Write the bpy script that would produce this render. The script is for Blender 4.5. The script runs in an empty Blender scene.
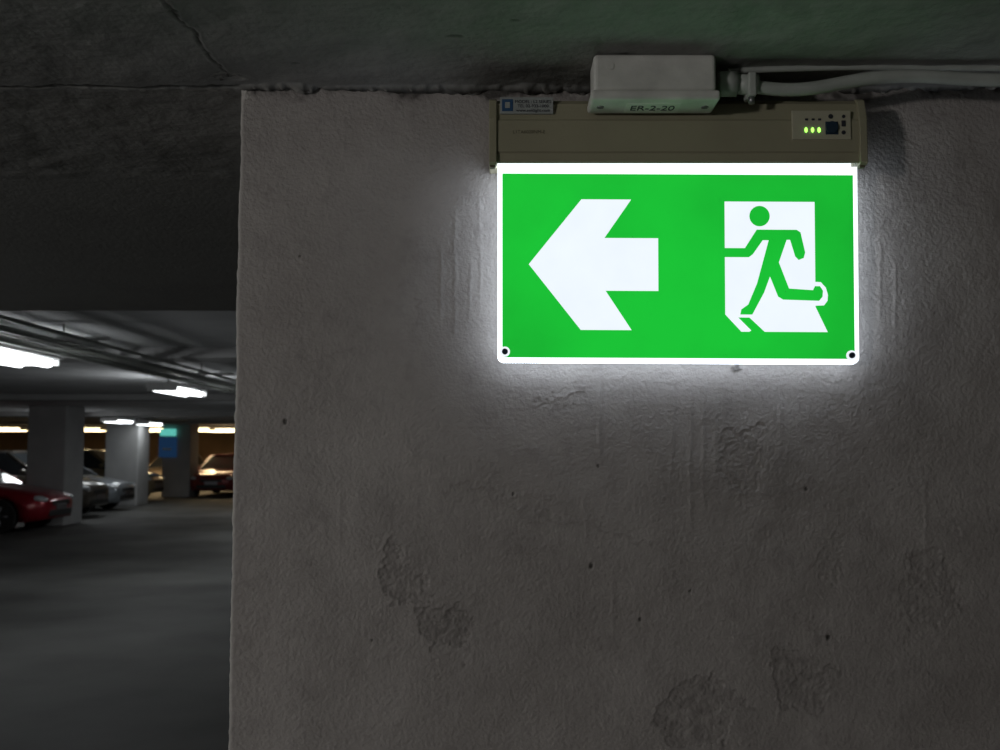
import bpy, bmesh, math, random
import numpy as np
from mathutils import Vector, Matrix
random.seed(3); np.random.seed(3)
sc=bpy.context.scene
sc.view_settings.view_transform='Standard'
TH=math.atan(75/1000); C=math.cos(TH); S_=math.sin(TH); EYE=1.6; F=1000.0
WD=1.30            # sign wall distance
CZ=2.08            # low soffit height
SLAB=2.55
def P(px,py,d):
    u=(px-500)/F; v=(375-py)/F
    k=d/(C-v*S_)
    return Vector((u*k,d,EYE+(S_+v*C)*k))
def PC(px,py,z=CZ):   # point on a horizontal plane
    u=(px-500)/F; v=(375-py)/F
    k=(z-EYE)/(S_+v*C)
    return Vector((u*k,(C-v*S_)*k,z))
def proj(x,y,z):
    zz=z-EYE; dep=y*C+zz*S_; up=-y*S_+zz*C
    return 500+F*x/dep, 375-F*up/dep

# ---------- materials ----------
def mat(name,col,rough=.6,metal=0,emit=None,es=0,var=.12,scale=20,bump=0,bscale=60,coat=0,spec=None):
    m=bpy.data.materials.new(name); m.use_nodes=True
    nt=m.node_tree; b=nt.nodes['Principled BSDF']; L=nt.links
    tc=nt.nodes.new('ShaderNodeTexCoord')
    n=nt.nodes.new('ShaderNodeTexNoise'); n.inputs['Scale'].default_value=scale; n.inputs['Detail'].default_value=5
    L.new(tc.outputs['Object'],n.inputs['Vector'])
    r=nt.nodes.new('ShaderNodeValToRGB')
    r.color_ramp.elements[0].position=.3; r.color_ramp.elements[1].position=.7
    r.color_ramp.elements[0].color=(*[c*(1-var) for c in col],1)
    r.color_ramp.elements[1].color=(*[min(1,c*(1+var)) for c in col],1)
    L.new(n.outputs['Fac'],r.inputs['Fac']); 
    b.inputs['Roughness'].default_value=rough; b.inputs['Metallic'].default_value=metal
    b.inputs['Coat Weight'].default_value=coat
    if spec is not None: b.inputs['Specular IOR Level'].default_value=spec
    if emit:
        b.inputs['Base Color'].default_value=(0.02,0.02,0.02,1)
        b.inputs['Specular IOR Level'].default_value=.15
        r.color_ramp.elements[0].color=(*[c*(1-var) for c in emit],1)
        r.color_ramp.elements[1].color=(*[min(1,c*(1+var)) for c in emit],1)
        L.new(r.outputs['Color'],b.inputs['Emission Color']); b.inputs['Emission Strength'].default_value=es
    else:
        L.new(r.outputs['Color'],b.inputs['Base Color'])
    if bump:
        n2=nt.nodes.new('ShaderNodeTexNoise'); n2.inputs['Scale'].default_value=bscale; n2.inputs['Detail'].default_value=4
        L.new(tc.outputs['Object'],n2.inputs['Vector'])
        bp=nt.nodes.new('ShaderNodeBump'); bp.inputs['Strength'].default_value=bump; bp.inputs['Distance'].default_value=.002
        L.new(n2.outputs['Fac'],bp.inputs['Height']); L.new(bp.outputs['Normal'],b.inputs['Normal'])
    return m
def plaster(name,c1,c2,bump=.6,bscale=180,rough=.55):
    m=mat(name,c1,rough,var=0,scale=4); nt=m.node_tree; L=nt.links; b=nt.nodes['Principled BSDF']
    tc=nt.nodes.new('ShaderNodeTexCoord')
    na=nt.nodes.new('ShaderNodeTexNoise'); na.inputs['Scale'].default_value=4; na.inputs['Detail'].default_value=12; na.inputs['Roughness'].default_value=.78
    L.new(tc.outputs['Object'],na.inputs['Vector'])
    r=nt.nodes.new('ShaderNodeValToRGB'); r.color_ramp.elements[0].position=.34; r.color_ramp.elements[1].position=.66
    r.color_ramp.elements[0].color=(*c1,1); r.color_ramp.elements[1].color=(*c2,1)
    L.new(na.outputs['Fac'],r.inputs['Fac'])
    at=nt.nodes.new('ShaderNodeAttribute'); at.attribute_name='stain_dark'
    mx=nt.nodes.new('ShaderNodeMixRGB'); mx.inputs['Color2'].default_value=(.035,.03,.026,1)
    L.new(at.outputs['Fac'],mx.inputs['Fac']); L.new(r.outputs['Color'],mx.inputs['Color1'])
    at2=nt.nodes.new('ShaderNodeAttribute'); at2.attribute_name='chip_highlight'
    mx2=nt.nodes.new('ShaderNodeMixRGB'); mx2.inputs['Color2'].default_value=(.62,.6,.56,1)
    L.new(at2.outputs['Fac'],mx2.inputs['Fac']); L.new(mx.outputs['Color'],mx2.inputs['Color1'])
    L.new(mx2.outputs['Color'],b.inputs['Base Color'])
    n2=nt.nodes.new('ShaderNodeTexNoise'); n2.inputs['Scale'].default_value=bscale; n2.inputs['Detail'].default_value=4
    L.new(tc.outputs['Object'],n2.inputs['Vector'])
    n3=nt.nodes.new('ShaderNodeTexNoise'); n3.inputs['Scale'].default_value=45; n3.inputs['Detail'].default_value=4
    L.new(tc.outputs['Object'],n3.inputs['Vector'])
    ad=nt.nodes.new('ShaderNodeMath'); ad.operation='MULTIPLY_ADD'; ad.inputs[1].default_value=.9
    L.new(n3.outputs['Fac'],ad.inputs[0]); L.new(n2.outputs['Fac'],ad.inputs[2])
    bp=nt.nodes.new('ShaderNodeBump'); bp.inputs['Strength'].default_value=bump; bp.inputs['Distance'].default_value=.0022
    L.new(ad.outputs[0],bp.inputs['Height']); L.new(bp.outputs['Normal'],b.inputs['Normal'])
    return m
M_wall=plaster('wall_plaster',(.325,.297,.28),(.435,.402,.382),bump=.7,bscale=210)
M_ceil=plaster('ceiling_plaster',(.29,.29,.275),(.35,.35,.335),bump=.5,bscale=120,rough=.8)
M_slab=mat('slab_paint',(.66,.67,.68),.8,var=.12,scale=1.2,bump=.3)
M_conc=mat('column_paint',(.38,.38,.38),.7,var=.1,scale=2,bump=.3)
M_floor=mat('floor_concrete',(.072,.072,.069),.75,var=.4,scale=.7,bump=.5,bscale=25,spec=.28)
M_warmwall=mat('warm_wall_paint',(.42,.27,.15),.8,var=.3,scale=.8)
M_side=mat('side_wall_paint',(.40,.39,.375),.8,var=.2,scale=1)
M_green=mat('sign_green',(0,.4,.03),.4,emit=(.008,.48,.032),es=1.0,var=.13,scale=6)
M_white=mat('sign_white',(1,1,1),.4,emit=(.84,.91,.98),es=1.04,var=.02)
M_rim=mat('acrylic_rim_face',(1,1,1),.3,emit=(.88,.95,1),es=1.5,var=.02)
M_edge=mat('acrylic_edge',(1,1,1),.3,emit=(.78,.88,1),es=8.5,var=.02)
M_back=mat('acrylic_back',(1,1,1),.3,emit=(.78,.88,1),es=2.4,var=.02)
M_house=mat('housing_paint',(.35,.325,.225),.45,var=.06,scale=12,bump=.15,bscale=200)
M_housed=mat('housing_recess',(.16,.14,.09),.6)
M_panel=mat('indicator_panel',(.50,.47,.36),.4,var=.04)
M_label=mat('label_foil',(.34,.36,.35),.6,metal=.0,var=.08,scale=60)
M_ink=mat('ink',(.03,.03,.04),.6)
M_blue=mat('blue_print',(.03,.09,.20),.5)
M_btn=mat('button_navy',(.02,.04,.07),.4)
M_led=mat('led_green',(0,1,0),.4,emit=(.35,1,.12),es=2.2,var=.02)
M_box=mat('box_plastic',(.70,.69,.65),.5,var=.14,scale=25,bump=.2,bscale=150)
M_pipe=mat('conduit_plastic',(.46,.48,.45),.5,var=.12,scale=30,bump=.15)
M_metal=mat('screw_metal',(.35,.35,.36),.35,metal=.8)
M_paper=mat('label_paper',(.8,.8,.74),.7,var=.05)
M_tube=mat('lamp_tube',(1,1,1),.4,emit=(.93,.98,1),es=6,var=.01)
M_tubew=mat('lamp_tube_warm',(1,1,1),.4,emit=(1,.78,.42),es=6,var=.01)
M_lampb=mat('lamp_body',(.6,.6,.6),.5,var=.05)
M_glass=mat('car_glass',(.03,.035,.04),.08,var=.05,coat=.5)
M_tyre=mat('tyre_rubber',(.015,.015,.015),.8)
M_rim2=mat('alloy',(.30,.30,.32),.35,metal=.9)
M_black=mat('black_trim',(.02,.02,.02),.5)
M_head=mat('headlight_glass',(.5,.52,.54),.1,coat=.6,var=.1)
M_tail=mat('taillight',(.5,.02,.015),.2)
M_sblue=mat('board_blue',(.03,.10,.25),.5,emit=(.02,.07,.18),es=.3)
M_sgrn=mat('board_cyan',(.1,.5,.4),.5,emit=(.15,.70,.6),es=.7)

# ---------- helpers ----------
COL=sc.collection
def link(o,parent=None):
    COL.objects.link(o)
    if parent: o.parent=parent
    return o
def empty(name,loc=(0,0,0)):
    e=bpy.data.objects.new(name,None); e.location=loc; e.empty_display_size=.1; COL.objects.link(e); return e
def mesh(name,verts,faces,m,parent=None,smooth=False,bevel=0,seg=2,loc=None):
    me=bpy.data.meshes.new(name); me.from_pydata([tuple(v) for v in verts],[],faces)
    bm=bmesh.new(); bm.from_mesh(me); bmesh.ops.recalc_face_normals(bm,faces=bm.faces)
    if bevel: bmesh.ops.bevel(bm,geom=list(bm.edges),offset=bevel,segments=seg,affect='EDGES',profile=.5)
    bm.to_mesh(me); bm.free()
    for p in me.polygons: p.use_smooth=smooth
    for mm in (m if isinstance(m,(list,tuple)) else [m]): me.materials.append(mm)
    o=bpy.data.objects.new(name,me); 
    if loc: o.location=loc
    return link(o,parent)
BF=[(0,1,2,3),(4,7,6,5),(0,4,5,1),(1,5,6,2),(2,6,7,3),(3,7,4,0)]
def boxv(a,b):
    x0,y0,z0=a; x1,y1,z1=b
    return [(x0,y0,z0),(x1,y0,z0),(x1,y1,z0),(x0,y1,z0),(x0,y0,z1),(x1,y0,z1),(x1,y1,z1),(x0,y1,z1)]
def box(name,a,b,m,parent=None,bevel=0,seg=2):
    return mesh(name,boxv(a,b),BF,m,parent,bevel=bevel,seg=seg)
def cyl(name,p,q,r,m,parent=None,n=20,r2=None):
    p=Vector(p);q=Vector(q);d=(q-p).normalized(); a=d.orthogonal().normalized(); b=d.cross(a)
    r2=r if r2 is None else r2
    V=[p+(a*math.cos(t)+b*math.sin(t))*r for t in [2*math.pi*i/n for i in range(n)]]
    V+=[q+(a*math.cos(t)+b*math.sin(t))*r2 for t in [2*math.pi*i/n for i in range(n)]]
    Fc=[(i,(i+1)%n,n+(i+1)%n,n+i) for i in range(n)]+[tuple(range(n)),tuple(range(n,2*n))]
    o=mesh(name,V,Fc,m,parent)
    for p_ in o.data.polygons: p_.use_smooth=len(p_.vertices)==4
    return o
def tube(name,pts,r,m,parent=None):
    cu=bpy.data.curves.new(name,'CURVE'); cu.dimensions='3D'; cu.bevel_depth=r; cu.bevel_resolution=5; cu.use_fill_caps=True
    s=cu.splines.new('NURBS'); s.points.add(len(pts)-1); s.use_endpoint_u=True; s.order_u=4 if len(pts)>3 else 2
    for i,p in enumerate(pts): s.points[i].co=(*p,1)
    s.resolution_u=16
    cu.materials.append(m); return link(bpy.data.objects.new(name,cu),parent)
def text(name,body,loc,size,m,parent,rot=(math.pi/2,0,0)):
    cu=bpy.data.curves.new(name,'FONT'); cu.body=body; cu.size=size; cu.align_x='CENTER'; cu.align_y='CENTER'; cu.extrude=.0002
    cu.materials.append(m); o=bpy.data.objects.new(name,cu); o.location=loc; o.rotation_euler=rot
    return link(o,parent)
def field(shape,step,lo):
    """band-limited gaussian noise, feature size lo metres"""
    a=np.random.randn(*shape); f=np.fft.fft2(a)
    ky=np.fft.fftfreq(shape[0],step)[:,None]; kx=np.fft.fftfreq(shape[1],step)[None,:]
    k=np.sqrt(kx**2+ky**2); f*=np.exp(-(k*lo)**2)
    r=np.real(np.fft.ifft2(f)); return r/r.std()
def gridmesh(name,X,Y,Z,m,extra,attrs):
    h,w=X.shape; idx=np.arange(h*w).reshape(h,w)
    co=np.stack([X,Y,Z],-1).reshape(-1,3)
    q=np.stack([idx[:-1,:-1],idx[:-1,1:],idx[1:,1:],idx[1:,:-1]],-1).reshape(-1,4)
    ev=[];ef=[]
    for a,b in extra:
        k=len(co)+len(ev); ev+=boxv(a,b); ef+=[[i+k for i in f] for f in BF]
    co=np.vstack([co,np.array(ev)]); q=np.vstack([q,np.array(ef)])
    me=bpy.data.meshes.new(name); me.vertices.add(len(co)); me.vertices.foreach_set('co',co.ravel())
    me.loops.add(q.size); me.loops.foreach_set('vertex_index',q.ravel().astype(np.int32))
    me.polygons.add(len(q)); me.polygons.foreach_set('loop_start',np.arange(0,q.size,4,dtype=np.int32))
    sm=np.ones(len(q),dtype=bool); sm[-len(ef):]=False
    me.update(calc_edges=True); me.polygons.foreach_set('use_smooth',sm)
    for n,a in attrs.items():
        at=me.attributes.new(n,'FLOAT','POINT'); v=np.zeros(len(co)); v[:h*w]=np.clip(a,0,1).ravel(); at.data.foreach_set('value',v.astype(np.float32))
    me.materials.append(m); me.validate()
    return link(bpy.data.objects.new(name,me))
def seg(px,py,a,b):
    ax,ay=a;bx,by=b; dx,dy=bx-ax,by-ay; t=np.clip(((px-ax)*dx+(py-ay)*dy)/(dx*dx+dy*dy),0,1)
    return np.hypot(px-ax-t*dx,py-ay-t*dy),t
def sstep(e0,e1,x):
    t=np.clip((x-e0)/(e1-e0),0,1); return t*t*(3-2*t)

# ---------- sign wall ----------
XL=P(234,420,WD).x
st=.0017
xs=np.arange(XL,.86,st); zs=np.arange(.86,CZ+.001,st)
X,Z=np.meshgrid(xs,zs); sh=X.shape
px,py=proj(X,np.full(sh,WD),Z)
n1=field(sh,st,.05); n2=field(sh,st,.012); n3=field(sh,st,.004); n4=field(sh,st,.12)
wx=px+n1*5+n2*2.5; wy=py+field(sh,st,.05)*5+field(sh,st,.012)*2.5
H=n4*.0007+n1*.00018+n2*.00007+n3*.00006     # outward relief
stain_dark=np.clip(n1*.05+n2*.035-.03,0,.14)+.08*sstep(.5,1.6,n4)*sstep(350,480,py); chip_highlight=np.zeros(sh)
def patch(cx,cy,rx,ry,depth=.0012,st_=.10,ang=0):
    global H,stain_dark
    depth*=.75; st_*=1.8
    a=math.radians(ang); dx=wx-cx; dy=wy-cy; u=dx*math.cos(a)+dy*math.sin(a); v=-dx*math.sin(a)+dy*math.cos(a)
    d=np.hypot(u/rx,v/ry); mk=1-sstep(.96,1.0,d); rim=np.exp(-((d-1.0)/.035)**2)
    H+= -mk*depth + rim*depth*.7 + mk*n3*.00024; stain_dark=np.maximum(stain_dark,np.maximum(mk*st_*(1+.5*n2),rim*st_*2.0))
patch(402,578,22,30,ang=-20); patch(445,632,34,24,ang=40); patch(745,455,22,30,.0009,.07)
patch(700,715,42,36,.0010,.09); patch(800,678,34,34,.0010,.09,30); patch(930,590,26,48,.0008,.06)
patch(560,410,24,5,.0006,.05,-15); patch(830,560,12,30,.0006,.04)
for (cx,y0,y1,w,h) in [(600,370,470,1.8,.0012),(630,375,440,1.6,.0009),(672,370,480,1.8,.0010),(690,380,540,2,.0012),(703,375,520,1.6,.0010),(716,372,480,1.8,.0009),(780,380,470,1.5,.0008),
        (441,235,330,1.8,.0012),(455,200,345,2.0,.0013),(470,250,330,1.6,.0012),(480,180,320,1.5,.001),(880,230,330,1.8,.001),(895,250,350,1.6,.001),(612,560,640,1.8,.0006),(585,480,560,1.5,.0006),(925,470,600,2,.0007),(430,120,200,1.5,.0008),(340,480,560,1.5,.0006)]:
    g=np.exp(-((px+n1*.5-cx)/w)**2)*sstep(y0,y0+25,py)*(1-sstep(y1-25,y1,py)); H+=g*h*.65; stain_dark=np.maximum(stain_dark,.10*np.exp(-((px+n1*.5-cx-3)/1.6)**2)*sstep(y0,y0+25,py)*(1-sstep(y1-25,y1,py))*(py>360))  # raised drip, with a darker line along its right side lower down
for k in range(34):
    cx=random.uniform(250,980); cy=random.uniform(380,740); L_=random.uniform(8,34); a_=random.choice([random.uniform(-.3,.5),random.uniform(1.2,1.9)])
    d,t=seg(wx,wy,(cx,cy),(cx+L_*math.cos(a_),cy+L_*math.sin(a_))); g=np.exp(-(d/1.3)**2); H+=g*random.uniform(.0001,.0004)
for a,b,dp in [((500,495),(660,552),.0006),((450,485),(560,500),.0006),((300,360),(360,350),.0005),((560,400),(590,385),.0012),((790,610),(835,642),.0008),((415,300),(430,330),.0008)]:
    d,t=seg(wx,wy,a,b); g=np.exp(-(d/1.5)**2); H+=g*dp*.8; stain_dark=np.maximum(stain_dark,g*.2)
for cx,cy,r in [(285,422,2.6),(591,565,2.2),(598,466,1.6),(640,620,1.8),(513,494,1.5),(828,638,2.6),(806,490,1.8),(300,255,1.0),(372,640,1.2),(870,410,1.2),(690,590,1.2)]:
    d=np.hypot((px-cx),(py-cy)*.7+n2*.5); g=1-sstep(r*.6,r*1.1,d); H-=g*.001; stain_dark=np.maximum(stain_dark,g*.9)
d=np.hypot((wx-737)/7,(wy-368)/5.5); g=1-sstep(.6,1.2,d); stain_dark=np.maximum(stain_dark,g*.7); H+=g*.002
band=np.exp(-np.clip(py-86-n1*5-n2*2,0,None)/5.)*.85; stain_dark=np.maximum(stain_dark,band*(px>248))
d=np.hypot((wx-240)/14,(wy-88)/12); g=1-sstep(.7,1.1,d); chip_highlight=np.maximum(chip_highlight,g*.5*sstep(-.5,.5,n2)); H+=g*n3*.0006
d=np.hypot((wx-600)/110,(wy-84)/7); g=(1-sstep(.8,1.0,d))*(n2>.2); chip_highlight=np.maximum(chip_highlight,g*.35)
fade=sstep(0,.03,.86-X)*sstep(0,.03,Z-.86); H*=fade
R=.005; e=np.clip(R-(X-XL),0,R); rnd=R-np.sqrt(R*R-e*e*.98)
wob=np.exp(-(X-XL)/.012)*(n4[:,:1]*.0006+n1[:,:1]*.0005+n2[:,:1]*.0003)
chip_highlight=np.maximum(chip_highlight,np.exp(-((X-XL)/.003)**2)*.7)  # light paint and rim highlight painted as a pale line along the left edge
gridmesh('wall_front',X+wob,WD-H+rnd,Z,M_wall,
   [((XL+.001,WD+R,0),(6,WD+.3,CZ-.002)),((XL,WD,0),(6,WD+R,.86)),((.859,WD,.86),(6,WD+R,CZ-.002))],{'stain_dark':stain_dark,'chip_highlight':chip_highlight})

# ---------- ceiling (low soffit with relief, raised slab) ----------
st=.0026
xs=np.arange(-1.15,1.0,st); ys=np.arange(.85,1.75,st)
X,Y=np.meshgrid(xs,ys); sh=X.shape
n1=field(sh,st,.05); n2=field(sh,st,.014); n3=field(sh,st,.008); n4=field(sh,st,.15)
D=n4*.0010+n1*.0004+n2*.0001
stain_dark=np.clip(n1*.05+n2*.03,0,.15); chip_highlight=np.zeros(sh)
wX=X+n1*.003+n2*.0015; wY=Y+field(sh,st,.05)*.002+field(sh,st,.014)*.0012
right=sstep(-.36,-.33,X)
y_s=WD-.005
g=np.exp(-((wY-y_s)/.0032)**2)*(1-right); D-=g*.003; stain_dark=np.maximum(stain_dark,g*.9)
g=np.exp(-((wY-y_s-.012)/.005)**2)*(1-right)*sstep(.5,1.0,n2); chip_highlight=np.maximum(chip_highlight,g*.5)
g=np.exp(-((wY-y_s+.010)/.004)**2)*(1-right)*sstep(.9,1.4,n2); chip_highlight=np.maximum(chip_highlight,g*.4)
dist=np.clip(WD-Y,-.02,None); wid=.012+.004*n1+.003*n2
g=(1-sstep(.3,1.0,dist/np.clip(wid,.004,None)))*right*(Y<WD+.03); D+=g*(.004+.0015*n1+.0012*n2); stain_dark=np.maximum(stain_dark,g*(.82+.1*n1+.15*n2)); chip_highlight=np.maximum(chip_highlight,g*sstep(1.0,1.5,n2)*.5)
a=PC(160,-10);b=PC(228,78)
d,t=seg(wX,wY,(a.x,a.y),(b.x,b.y)); g=np.exp(-(d/.0018)**2); D-=g*.002; stain_dark=np.maximum(stain_dark,g*.8); g=np.exp(-((d-.004)/.002)**2); D+=g*.0006; chip_highlight=np.maximum(chip_highlight,g*.2*sstep(0,.8,n2))
a=PC(228,78); d=np.hypot((wX-a.x)/.03,(wY-a.y)/.02); g=1-sstep(.6,1.0,d); D-=g*(.002+.001*n3); chip_highlight=np.maximum(chip_highlight,g*(.35+.25*n3)); stain_dark=np.maximum(stain_dark,g*(n2>.3)*.7)
for (qx,qy,r) in [(455,36,.006),(300,62,.004),(520,20,.003)]:
    a=PC(qx,qy); d=np.hypot((wX-a.x)/(r*2),(wY-a.y)/r); g=1-sstep(.6,1.0,d); D-=g*.002; stain_dark=np.maximum(stain_dark,g*.5)
fade=sstep(0,.05,X+1.15)*sstep(0,.05,1.0-X)*sstep(0,.05,Y-.85)*sstep(0,.05,1.75-Y); D*=fade
SE=3.43; x0,x1,y0,y1=-30,6,-7,46
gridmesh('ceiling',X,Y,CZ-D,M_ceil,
   [((x0,y0,CZ),(x1,.852,SLAB)),((x0,1.748,CZ),(x1,SE,SLAB)),((x0,.85,CZ),(-1.149,1.75,SLAB)),((.998,.85,CZ),(x1,1.75,SLAB))],{'stain_dark':stain_dark,'chip_highlight':chip_highlight})
box('ceiling',(x0,SE,SLAB),(x1,y1,SLAB+.2),M_slab)
for i,yb in enumerate([9.2,17,25,33,41]):
    box('concrete_beam',(x0,yb,2.45),(x1,yb+.5,SLAB),M_conc,bevel=.01)
box('floor',(x0,y0,-.1),(x1,y1,0),M_floor)
box('wall_back',(x0,y1-.1,0),(x1,y1+.1,SLAB),M_warmwall)
box('wall_left',(x0-.2,y0,0),(x0,y1,SLAB),M_side)
box('wall_right',(x1,y0,0),(x1+.2,y1,SLAB),M_side)
box('wall_near',(x0,y0-.2,0),(x1,y0,CZ),M_side)
# ---------- columns ----------
for pxl,pxr,d in [(28,67,21.3),(106,139,29),(163,191,34.2)]:
    xa=(pxl-500)/F*d*1.0; xb=(pxr-500)/F*d
    mesh('concrete_column',boxv((xa,d,0),(xb,d+.95,SLAB)),BF,M_conc,bevel=.03)
e=empty('parking_sign',(0,0,0))
box('board',(P(170,0,34.1).x,34.1,1.35),(P(187,0,34.1).x,34.18,2.05),M_sblue,e,bevel=.01)
box('header',(P(171,0,34.1).x,34.08,2.08),(P(186,0,34.1).x,34.18,2.32),M_sgrn,e,bevel=.01)
box('arrow_stripe',(P(174,0,34.1).x,34.09,1.6),(P(182,0,34.1).x,34.12,1.66),M_paper,e)

# ---------- fluorescent lamps ----------
def lamp(loc,length=1.2,axis='y',warm=False,power=10,top=SLAB,w=.1,point=0,pcol=(.95,.98,1)):
    e=empty('fluorescent_lamp',loc); L=length/2
    def bx(n,a,b,m,bev=.004):
        if axis=='y': a,b=(a[1],a[0],a[2]),(b[1],b[0],b[2])
        return box(n,(min(a[0],b[0]),min(a[1],b[1]),a[2]),(max(a[0],b[0]),max(a[1],b[1]),b[2]),m,e,bevel=bev)
    bx('body',(-L,-w*.6,.03),(L,w*.6,.075),M_lampb)
    bx('reflector_1',(-L,-w*1.05,.02),(L,-w*.6,.035),M_lampb,.002); bx('reflector_2',(-L,w*.6,.02),(L,w*1.05,.035),M_lampb,.002)
    bx('cap_1',(-L-.02,-w*.9,-.03),(-L,w*.9,.07),M_lampb); bx('cap_2',(L,-w*.9,-.03),(L+.02,w*.9,.07),M_lampb)
    for k,o in enumerate((-w*.5,w*.5)):
        p=(-L,o,0);q=(L,o,0)
        if axis=='y': p=(o,-L,0);q=(o,L,0)
        cyl('tube_%d'%(k+1),p,q,.019*w/.1,M_tubew if warm else M_tube,e,12)
    for k,o in enumerate((-L*.7,L*.7)):
        p=(o,0,.07); 
        if axis=='y': p=(0,o,.07)
        cyl('rod_%d'%(k+1),p,(p[0],p[1],top-loc[2]-.001),.008,M_lampb,e,8)
    ld=bpy.data.lights.new('glow','AREA'); ld.shape='RECTANGLE'; ld.size=length if axis=='x' else w*2; ld.size_y=w*2 if axis=='x' else length
    ld.energy=power; ld.color=(1,.70,.38) if warm else (.93,.98,1)
    lo=bpy.data.objects.new('glow',ld); lo.location=(0,0,-.045); link(lo,e)
    if point:
        ld=bpy.data.lights.new('glow_side','POINT'); ld.energy=point; ld.shadow_soft_size=.12; ld.color=pcol
        o=bpy.data.objects.new('glow_side',ld); o.location=(0,0,-.16); link(o,e)
    return e
lz=EYE+.75
for x,y,pw,pt in [(-4.0,7.95,2,24),(-4.12,12.8,8,26),(-10.6,24,10,8),(-10.0,26.2,5,0),(-10.1,28.8,5,0),(-4,19,14,18),(-16,20,8,0),(1,14,6,0),(-6,26,20,0)]:
    lamp((x,y,lz),1.2,'y',False,pw,w=.24 if y<10 else .20 if y<14 else .24,point=pt)
for x,y in [(-15.3,37),(-12.9,37.5),(-11.3,37),(-10.4,38.2),(-18,36.5),(-9.6,39.5)]:
    lamp((x,y,lz),1.3,'x',True,50,w=.38)
# lamps behind and beside the photographer
lamp((-3.0,-1.9,1.90),1.2,'x',False,16,top=CZ,w=.1,point=98,pcol=(1,.975,.95))
lamp((-3.6,2.0,1.90),1.2,'x',False,2,top=CZ,w=.1,point=14)  # unseen batten, added to brighten the low soffit
# pipes below the slab
e=empty('ceiling_pipes')
for i,(x,z,r) in enumerate([(-3.25,2.40,.022),(-3.36,2.40,.016),(-3.55,2.40,.03),(-3.02,2.41,.014)]):
    tube('pipe_%d'%(i+1),[(x,SE+.02,z),(x-.05,8,z),(x-.1,15,z),(x-.1,24,z)],r,M_pipe,e)
for i,y in enumerate((5.5,7.5,11,14)):
    box('hanger_%d'%(i+1),(-3.65,y,2.425),(-2.95,y+.04,2.45),M_lampb,e); cyl('hanger_rod_%d'%(i+1),(-3.3,y+.02,2.45),(-3.3,y+.02,SLAB),.008,M_lampb,e,8)

# ---------- exit sign ----------
PD=1.265; sx=PD*1.011/F; sz=PD*1.0225/F; TOP=P(677,163,PD); XC=TOP.x; ZT=TOP.z
def SP(qx,qy,off=0,tilt=.045):
    t=(qy-163)*sz; return Vector((XC+(qx-677.5)*sx, PD+t*tilt-off, ZT-t-(qx-677)*sx*.005))
sign=empty('exit_sign',(0,0,0))
def poly(name,pts,off,m,thick=.0004):
    n=len(pts); V=[SP(a,b,off) for a,b in pts]+[SP(a,b,off-thick) for a,b in pts]
    Fc=[tuple(range(n)),tuple(range(2*n-1,n-1,-1))]+[(i,(i+1)%n,n+(i+1)%n,n+i) for i in range(n)]
    return mesh(name,V,Fc,m,sign)
def rrect(x0,y0,x1,y1,r,rt=0):
    pts=[(x0,y0),(x1,y0)]
    for cx,cy,a0 in [(x1-r,y1-r,0),(x0+r,y1-r,90)]:
        pts+=[(cx+r*math.cos(math.radians(a0+k*15)),cy+r*math.sin(math.radians(a0+k*15))) for k in range(7)]
    return pts
pts=rrect(496.5,160,859,362.5,6.5); n=len(pts); th=.006
V=[SP(a,b,0) for a,b in pts]+[SP(a,b,-th) for a,b in pts]
Fc=[tuple(range(n)),tuple(range(2*n-1,n-1,-1))]+[(i,(i+1)%n,n+(i+1)%n,n+i) for i in range(n)]
pl=mesh('acrylic_plate',V,Fc,[M_rim,M_edge,M_back],sign)
for p in pl.data.polygons:
    p.material_index=1 if len(p.vertices)==4 else (0 if p.normal.y<0 else 2)
poly('green_panel',rrect(501.5,174.5,854.5,357.5,3),.0006,M_green)
poly('arrow',[(528,265),(581,200),(631,200),(604,238.5),(658,238.5),(658,291),(605,291),(631,330),(580,330)],.0011,M_white)
poly('doorway',[(725,201.5),(815.5,201.5),(815.5,306),(827.5,331),(741,331),(725,314)],.0011,M_white)
o1=.0016
poly('foot_outline',[(812,281),(821,281.5),(826,287),(828,294),(827.5,300),(824,304.5),(812,305)],.0013,M_white)
circ=lambda cx,cy,r,k=28:[(cx+r*math.cos(2*math.pi*i/k),cy+r*math.sin(2*math.pi*i/k)) for i in range(k)]
poly('man_head',circ(760,216,10.2),o1,M_green)
poly('man_body',[(757,229.5),(797,229.5),(801,232),(805.5,252),(804,257.5),(799,259.5),(795.5,256),(790.5,239.5),(787,239.5),
   (779,262),(789,288),(813,289.5),(815,285.5),(820,285.5),(823,290),(822.5,296),(819,300),(783,299),(778,296),(770,276),
   (764,292),(752,314),(740,314),(741,309),(748,304),(757,283),(764,258),(769,240),(763,240),(753,254),(749,257),(722,257),(722,248),(745,248)],o1,M_green)
poly('shadow_stripe',[(738,317),(749,317),(765,331.8),(753,331.8)],o1,M_green)
poly('shadow_notch',[(748,331.8),(764,331.8),(757,325)],o1,M_green)
for k,(qx,qy) in enumerate([(504,352),(851,354)]):
    c=SP(qx,qy); 
    cyl('washer_%d'%(k+1),c-Vector((0,.0003,0)),c-Vector((0,.002,0)),.0066,M_white,sign)
    cyl('screw_%d'%(k+1),c-Vector((0,.002,0)),c-Vector((0,.0045,0)),.0038,M_btn,sign)
hl=P(489,163,1.235).x; hr=P(867,163,1.235).x; zb=P(680,162.5,1.235).z; zt=P(680,98,1.235).z
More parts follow.
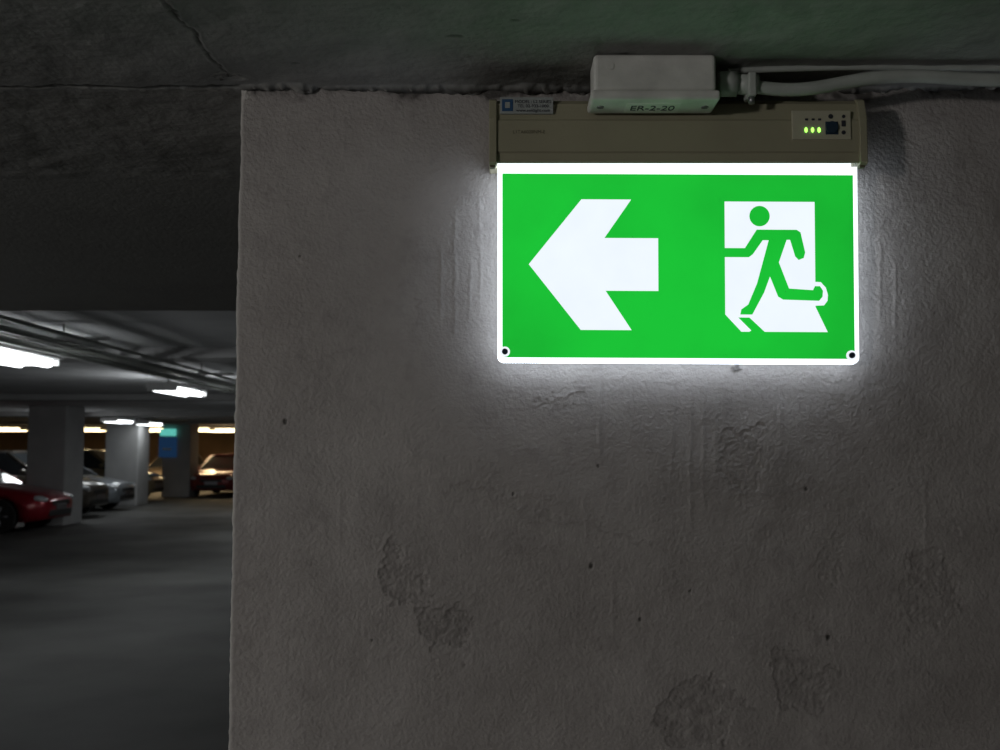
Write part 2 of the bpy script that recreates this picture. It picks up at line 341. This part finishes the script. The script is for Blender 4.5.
# thin front skirt, recessed slot behind it that holds the acrylic
prof=[(1.2372,zb),(1.2355,zb+.002),(1.2355,zb+.012),(1.2335,zb+.014),(1.2335,zt-.030),(1.2355,zt-.027),(1.240,zt-.006),(1.246,zt),(1.2975,zt),(1.2975,zb+.004),(1.276,zb+.004),(1.276,zb+.013),(1.2395,zb+.013),(1.2385,zb)]
def extr(name,prof,xa,xb,m,bev=0):
    n=len(prof); V=[(xa,y,z) for y,z in prof]+[(xb,y,z) for y,z in prof]
    Fc=[tuple(range(n)),tuple(range(2*n-1,n-1,-1))]+[(i,(i+1)%n,n+(i+1)%n,n+i) for i in range(n)]
    return mesh(name,V,Fc,m,sign,bevel=bev,seg=2)
extr('housing',prof,hl+.009,hr-.009,M_house)
cap=[(1.2345,zb-.003),(1.2305,zb),(1.2305,zt-.028),(1.2380,zt-.002),(1.245,zt+.002),(1.2975,zt+.002),(1.2975,zb+.003),(1.245,zb+.003),(1.243,zb-.003)]
extr('end_cap_1',cap,hl,hl+.0095,M_house,.0008); extr('end_cap_2',cap,hr-.0095,hr,M_house,.0008)
for k,x in enumerate((hl+.001,hr-.009)): box('clip_%d'%(k+1),(x,1.236,zb-.006),(x+.007,1.244,zb-.002),M_housed,sign,bevel=.001)
def hp(qx,qy,y=1.2335): return P(qx,qy,y)
def hbox(name,x0_,y0_,x1_,y1_,t,m,bev=.0006,y=1.2335):
    a=hp(x0_,y1_,y);b=hp(x1_,y0_,y); return box(name,(a.x,y-t,a.z),(b.x,y+.001,b.z),m,sign,bevel=bev)
hbox('indicator_panel',792,111,850,140,.002,M_panel)
for k,x in enumerate((806,812.5,819)):
    c=hp(x,130,1.2315); 
    bm=bmesh.new(); bmesh.ops.create_uvsphere(bm,u_segments=14,v_segments=10,radius=.0026); me=bpy.data.meshes.new('led'); bm.to_mesh(me); bm.free()
    for p in me.polygons: p.use_smooth=True
    me.materials.append(M_led); o=bpy.data.objects.new('led_%d'%(k+1),me); o.location=(c.x,1.2312,c.z); o.scale=(.75,.6,1.3); link(o,sign)
c=hp(831,128); cyl('test_button',(c.x,1.2315,c.z),(c.x,1.2285,c.z),.0075,M_btn,sign)
hbox('button_bezel',825,122,837.5,135,.0026,M_btn)
for k,(qx,qy,r) in enumerate([(830,117,.003),(843,117,.0022),(843,133,.0026)]):
    c=hp(qx,qy); cyl('mark_%d'%(k+1),(c.x,1.232,c.z),(c.x,1.2308,c.z),r,M_ink,sign)
hbox('arrow_mark',841,121,845,127,.0026,M_ink,.0002)
for k,qx in enumerate((806,812.5,819)): hbox('icon_%d'%(k+1),qx-1.5,119,qx+1.5,121,.0026,M_ink,.0002)
hbox('rating_label',500,98,553,114.5,.0030,M_label,.0003,y=1.2365); hbox('label_logo',502,100,513,112,.0034,M_blue,.0003,y=1.2365)
hbox('label_logo_dot',505,103,510,109,.0038,M_label,.0003,y=1.2365)
c=hp(533,103,1.2330); text('label_text','MODEL : L2 SERIES\nTEL 02-933-1000\nwww.exitlight.com',(c.x,1.2333,hp(533,106,1.233).z),.0056,M_ink,sign)
c=hp(529,132); text('embossed_text','L1TA6028NM-E',(c.x,1.2333,c.z),.0062,M_housed,sign)

# ---------- junction box + conduit ----------
jb=empty('junction_box')
d1,d2=1.175,1.229
zbx=P(655,99,d1).z; xa=P(591,97,d1).x; xb=P(721,97,d1).x; zl=zbx+.012
mesh('base',boxv((xa+.004,d1+.004,zl),(xb-.004,d2,CZ-.001)),BF,M_box,jb,bevel=.005,seg=3)
mesh('lid',boxv((xa,d1,zbx),(xb,d2+.001,zl)),BF,M_box,jb,bevel=.004,seg=3)
for k,(x,y) in enumerate([(xa+.014,d1+.028),(xb-.014,d1+.028)]):
    cyl('screw_%d'%(k+1),(x,y,zbx+.001),(x,y,zbx-.0012),.0045,M_metal,jb); box('slot_%d'%(k+1),(x-.003,y-.0006,zbx-.0016),(x+.003,y+.0006,zbx-.001),M_ink,jb)
xm=(xa+xb)/2
box('label',(xm-.033,d1+.014,zbx-.0006),(xm+.033,d1+.048,zbx+.0005),M_paper,jb)
t=text('label_text','ER-2-20',(xm,d1+.031,zbx-.0009),.019,M_ink,jb,rot=(math.pi,0,0)); t.scale=(.9,1.25,1)
c=P(610,66,d1+.004); cyl('knockout_ring',(c.x,d1+.006,c.z),(c.x,d1+.0033,c.z),.005,M_box,jb)
cd=empty('conduit')
dd=1.215
g0=P(718,84,dd); g1=P(736,84,dd)
cyl('gland',(g0.x,dd,g0.z),(g1.x,dd,g1.z),.0165,M_pipe,cd,8)
g2=P(757,85,dd); cyl('gland_nut',(g1.x,dd,g1.z),(g2.x,dd,g2.z),.0125,M_pipe,cd,16)
tube('hose',[P(750,86,dd),P(780,91,dd),P(815,89,dd),P(850,81,dd),P(885,76,dd),P(930,76,dd),P(970,80,dd),P(1040,81,dd),P(1250,79,dd)],.0082,M_pipe,cd)
tube('cable',[P(728,71,1.225),P(800,68,1.225),P(870,66.5,1.225),P(950,67.5,1.225),P(1040,68,1.225),P(1250,68,1.225)],.0040,M_pipe,cd)
c=P(750,88,dd); box('clamp',(c.x-.005,dd-.014,c.z-.014),(c.x+.005,dd+.014,c.z+.016),M_pipe,cd,bevel=.002); cyl('clamp_screw',(c.x,dd-.006,c.z-.013),(c.x,dd-.006,c.z-.022),.004,M_metal,cd,10)

# ---------- cars ----------
def car(loc,rot,paint,name='car',hs=1.0):
    e=empty(name,loc); e.rotation_euler=(0,0,rot)
    pm=mat('paint_'+name,paint,.28,metal=.25,var=.04,coat=.8)
    stn=[(2.16,.34,.56,.60,.52),(2.08,.24,.64,.69,.74),(1.85,.20,.70,.76,.83),(1.45,.19,.78,.84,.87),(.95,.19,.86,.92,.88),(.2,.19,.90,.94,.89),(-.9,.19,.93,.96,.89),(-1.6,.20,.96,1.0,.87),(-2.0,.24,.94,.99,.82),(-2.14,.32,.86,.90,.68)]
    V=[];Fc=[]
    for x,zb_,zbl,zt_,w in stn:
        half=[(0,zb_),(w*.9,zb_),(w*.98,zb_+.12),(w,(zb_+zbl)/2+.05),(w*.96,zbl),(w*.84,zt_),(w*.4,zt_+.025)]
        ring=half+[(0,zt_+.03)]+[(-a,b) for a,b in half[:0:-1]]
        V+=[(x,a,b*hs) for a,b in ring]
    k=14
    for i in range(len(stn)-1):
        for jn in range(k): Fc.append((i*k+jn,i*k+(jn+1)%k,(i+1)*k+(jn+1)%k,(i+1)*k+jn))
    Fc+=[tuple(range(k)),tuple(range((len(stn)-1)*k,len(stn)*k))]
    body=mesh('body',V,Fc,pm,e,smooth=True)
    cut=[]
    for wxx in (1.33,-1.3):
        for s in (-1,1):
            c=cyl('cut',(wxx,s*.62,.33),(wxx,s*1.1,.33),.37,M_black,e,24); cut.append(c)
            md=body.modifiers.new('b','BOOLEAN'); md.object=c; md.operation='DIFFERENCE'; md.solver='EXACT'
    bpy.context.view_layer.update()
    dg=bpy.context.evaluated_depsgraph_get(); nm=bpy.data.meshes.new_from_object(body.evaluated_get(dg)); body.modifiers.clear(); body.data=nm
    for c in cut: bpy.data.objects.remove(c)
    B=[(1.05,.76,.90),(.9,.79,.91),(-1.5,.77,.95),(-1.88,.68,.97)]; T=[(.22,.52,1.41),(.08,.60,1.40),(-1.15,.59,1.42),(-1.42,.50,1.38)]
    V=[];
    for A in (B,T): V+=[(x,y,z*hs) for x,y,z in A]+[(x,-y,z*hs) for x,y,z in A[::-1]]
    Fc=[(i,(i+1)%8,8+(i+1)%8,8+i) for i in range(8)]+[tuple(range(8)),tuple(range(8,16))]
    mesh('glasshouse',V,Fc,M_glass,e,bevel=.02)
    roof=[(.27,.50,1.40),(.08,.61,1.395),(-1.15,.60,1.415),(-1.45,.48,1.375)]
    V=[(x,y,z*hs-.01) for x,y,z in roof]+[(x,-y,z*hs-.01) for x,y,z in roof[::-1]]+[(x*.97,y*.85,z*hs+.05) for x,y,z in roof]+[(x*.97,-y*.85,z*hs+.05) for x,y,z in roof[::-1]]
    mesh('roof',V,Fc,pm,e,smooth=False,bevel=.015)
    n=0
    for s in (-1,1):
        for a,b in [((1.0,.775,.91),(.16,.585,1.40)),((-.25,.80,.93),(-.35,.615,1.41)),((-1.6,.755,.96),(-1.3,.565,1.40))]:
            n+=1; cyl('pillar_%d'%n,(a[0],s*a[1],a[2]*hs),(b[0],s*b[1],b[2]*hs),.035,pm,e,8)
        bm=bmesh.new(); bmesh.ops.create_uvsphere(bm,u_segments=12,v_segments=8,radius=1); me=bpy.data.meshes.new('mirror'); bm.to_mesh(me); bm.free(); me.materials.append(pm)
        for p in me.polygons:p.use_smooth=True
        o=bpy.data.objects.new('mirror_%d'%(1 if s<0 else 2),me); o.location=(.72,s*.96,1.0*hs); o.scale=(.07,.11,.07); link(o,e)
        me2=me.copy(); me2.materials.clear(); me2.materials.append(M_head); o=bpy.data.objects.new('headlight_%d'%(1 if s<0 else 2),me2); o.location=(1.99,s*.6,.64*hs); o.scale=(.17,.17,.075); o.rotation_euler=(0,.15,-s*.5); link(o,e)
        me3=me.copy(); me3.materials.clear(); me3.materials.append(M_tail); o=bpy.data.objects.new('taillight_%d'%(1 if s<0 else 2),me3); o.location=(-2.03,s*.66,.84*hs); o.scale=(.1,.15,.1); link(o,e)
        for wxx,wn in ((1.33,'front'),(-1.3,'rear')):
            q='%s_%d'%(wn,1 if s<0 else 2)
            tb=cyl('tyre_'+q,(wxx,s*.68,.32),(wxx,s*.875,.32),.32,M_tyre,e,28)
            cyl('rim_'+q,(wxx,s*.86,.32),(wxx,s*.88,.32),.215,M_black,e,20); 
            for sp in range(5):
                a=sp*2*math.pi/5; cyl('spoke_%s_%d'%(q,sp),(wxx+.04*math.cos(a),s*.885,.32+.04*math.sin(a)),(wxx+.2*math.cos(a),s*.885,.32+.2*math.sin(a)),.022,M_rim2,e,6)
            cyl('hub_'+q,(wxx,s*.88,.32),(wxx,s*.90,.32),.05,M_rim2,e,12)
        box('door_handle_%d'%(1 if s<0 else 2),(-.15,s*.885-.015,.78*hs),(.02,s*.885+.015,.81*hs),pm,e,bevel=.005)
    box('grille',(2.02,-.38,.50*hs),(2.17,.38,.60*hs),M_black,e,bevel=.01); box('lower_intake',(2.02,-.5,.30),(2.165,.5,.42),M_black,e,bevel=.01)
    box('number_plate',(2.16,-.22,.42),(2.18,.22,.53),M_rim2,e,bevel=.003)
    return e
car((-8.85-2.16,20.3,0),0,(.30,.008,.02))
car((-9.65-2.16,24.3,0),0,(.09,.075,.06),hs=1.1)
car((-9.95-2.16,26.9,0),0,(.20,.22,.24))
car((-10.8-2.16,31.8,0),0,(.32,.25,.15),hs=1.12)
car((-9.85,36.4,0),-math.pi/2,(.22,.03,.03))
car((-13.2,40.8,0),-math.pi/2,(.25,.2,.15))

# ---------- world ----------
w=bpy.data.worlds.new('World'); sc.world=w; w.use_nodes=True
w.node_tree.nodes['Background'].inputs[0].default_value=(.5,.55,.6,1); w.node_tree.nodes['Background'].inputs[1].default_value=.02
# ---------- camera ----------
cd_=bpy.data.cameras.new('camera'); cam=bpy.data.objects.new('camera',cd_); COL.objects.link(cam)
cam.location=(0,0,EYE); cam.rotation_euler=(math.pi/2+TH,0,0); cd_.lens=36; cd_.sensor_width=36; cd_.clip_start=.02
cd_.dof.use_dof=True; cd_.dof.focus_distance=1.26; cd_.dof.aperture_fstop=10
sc.camera=cam
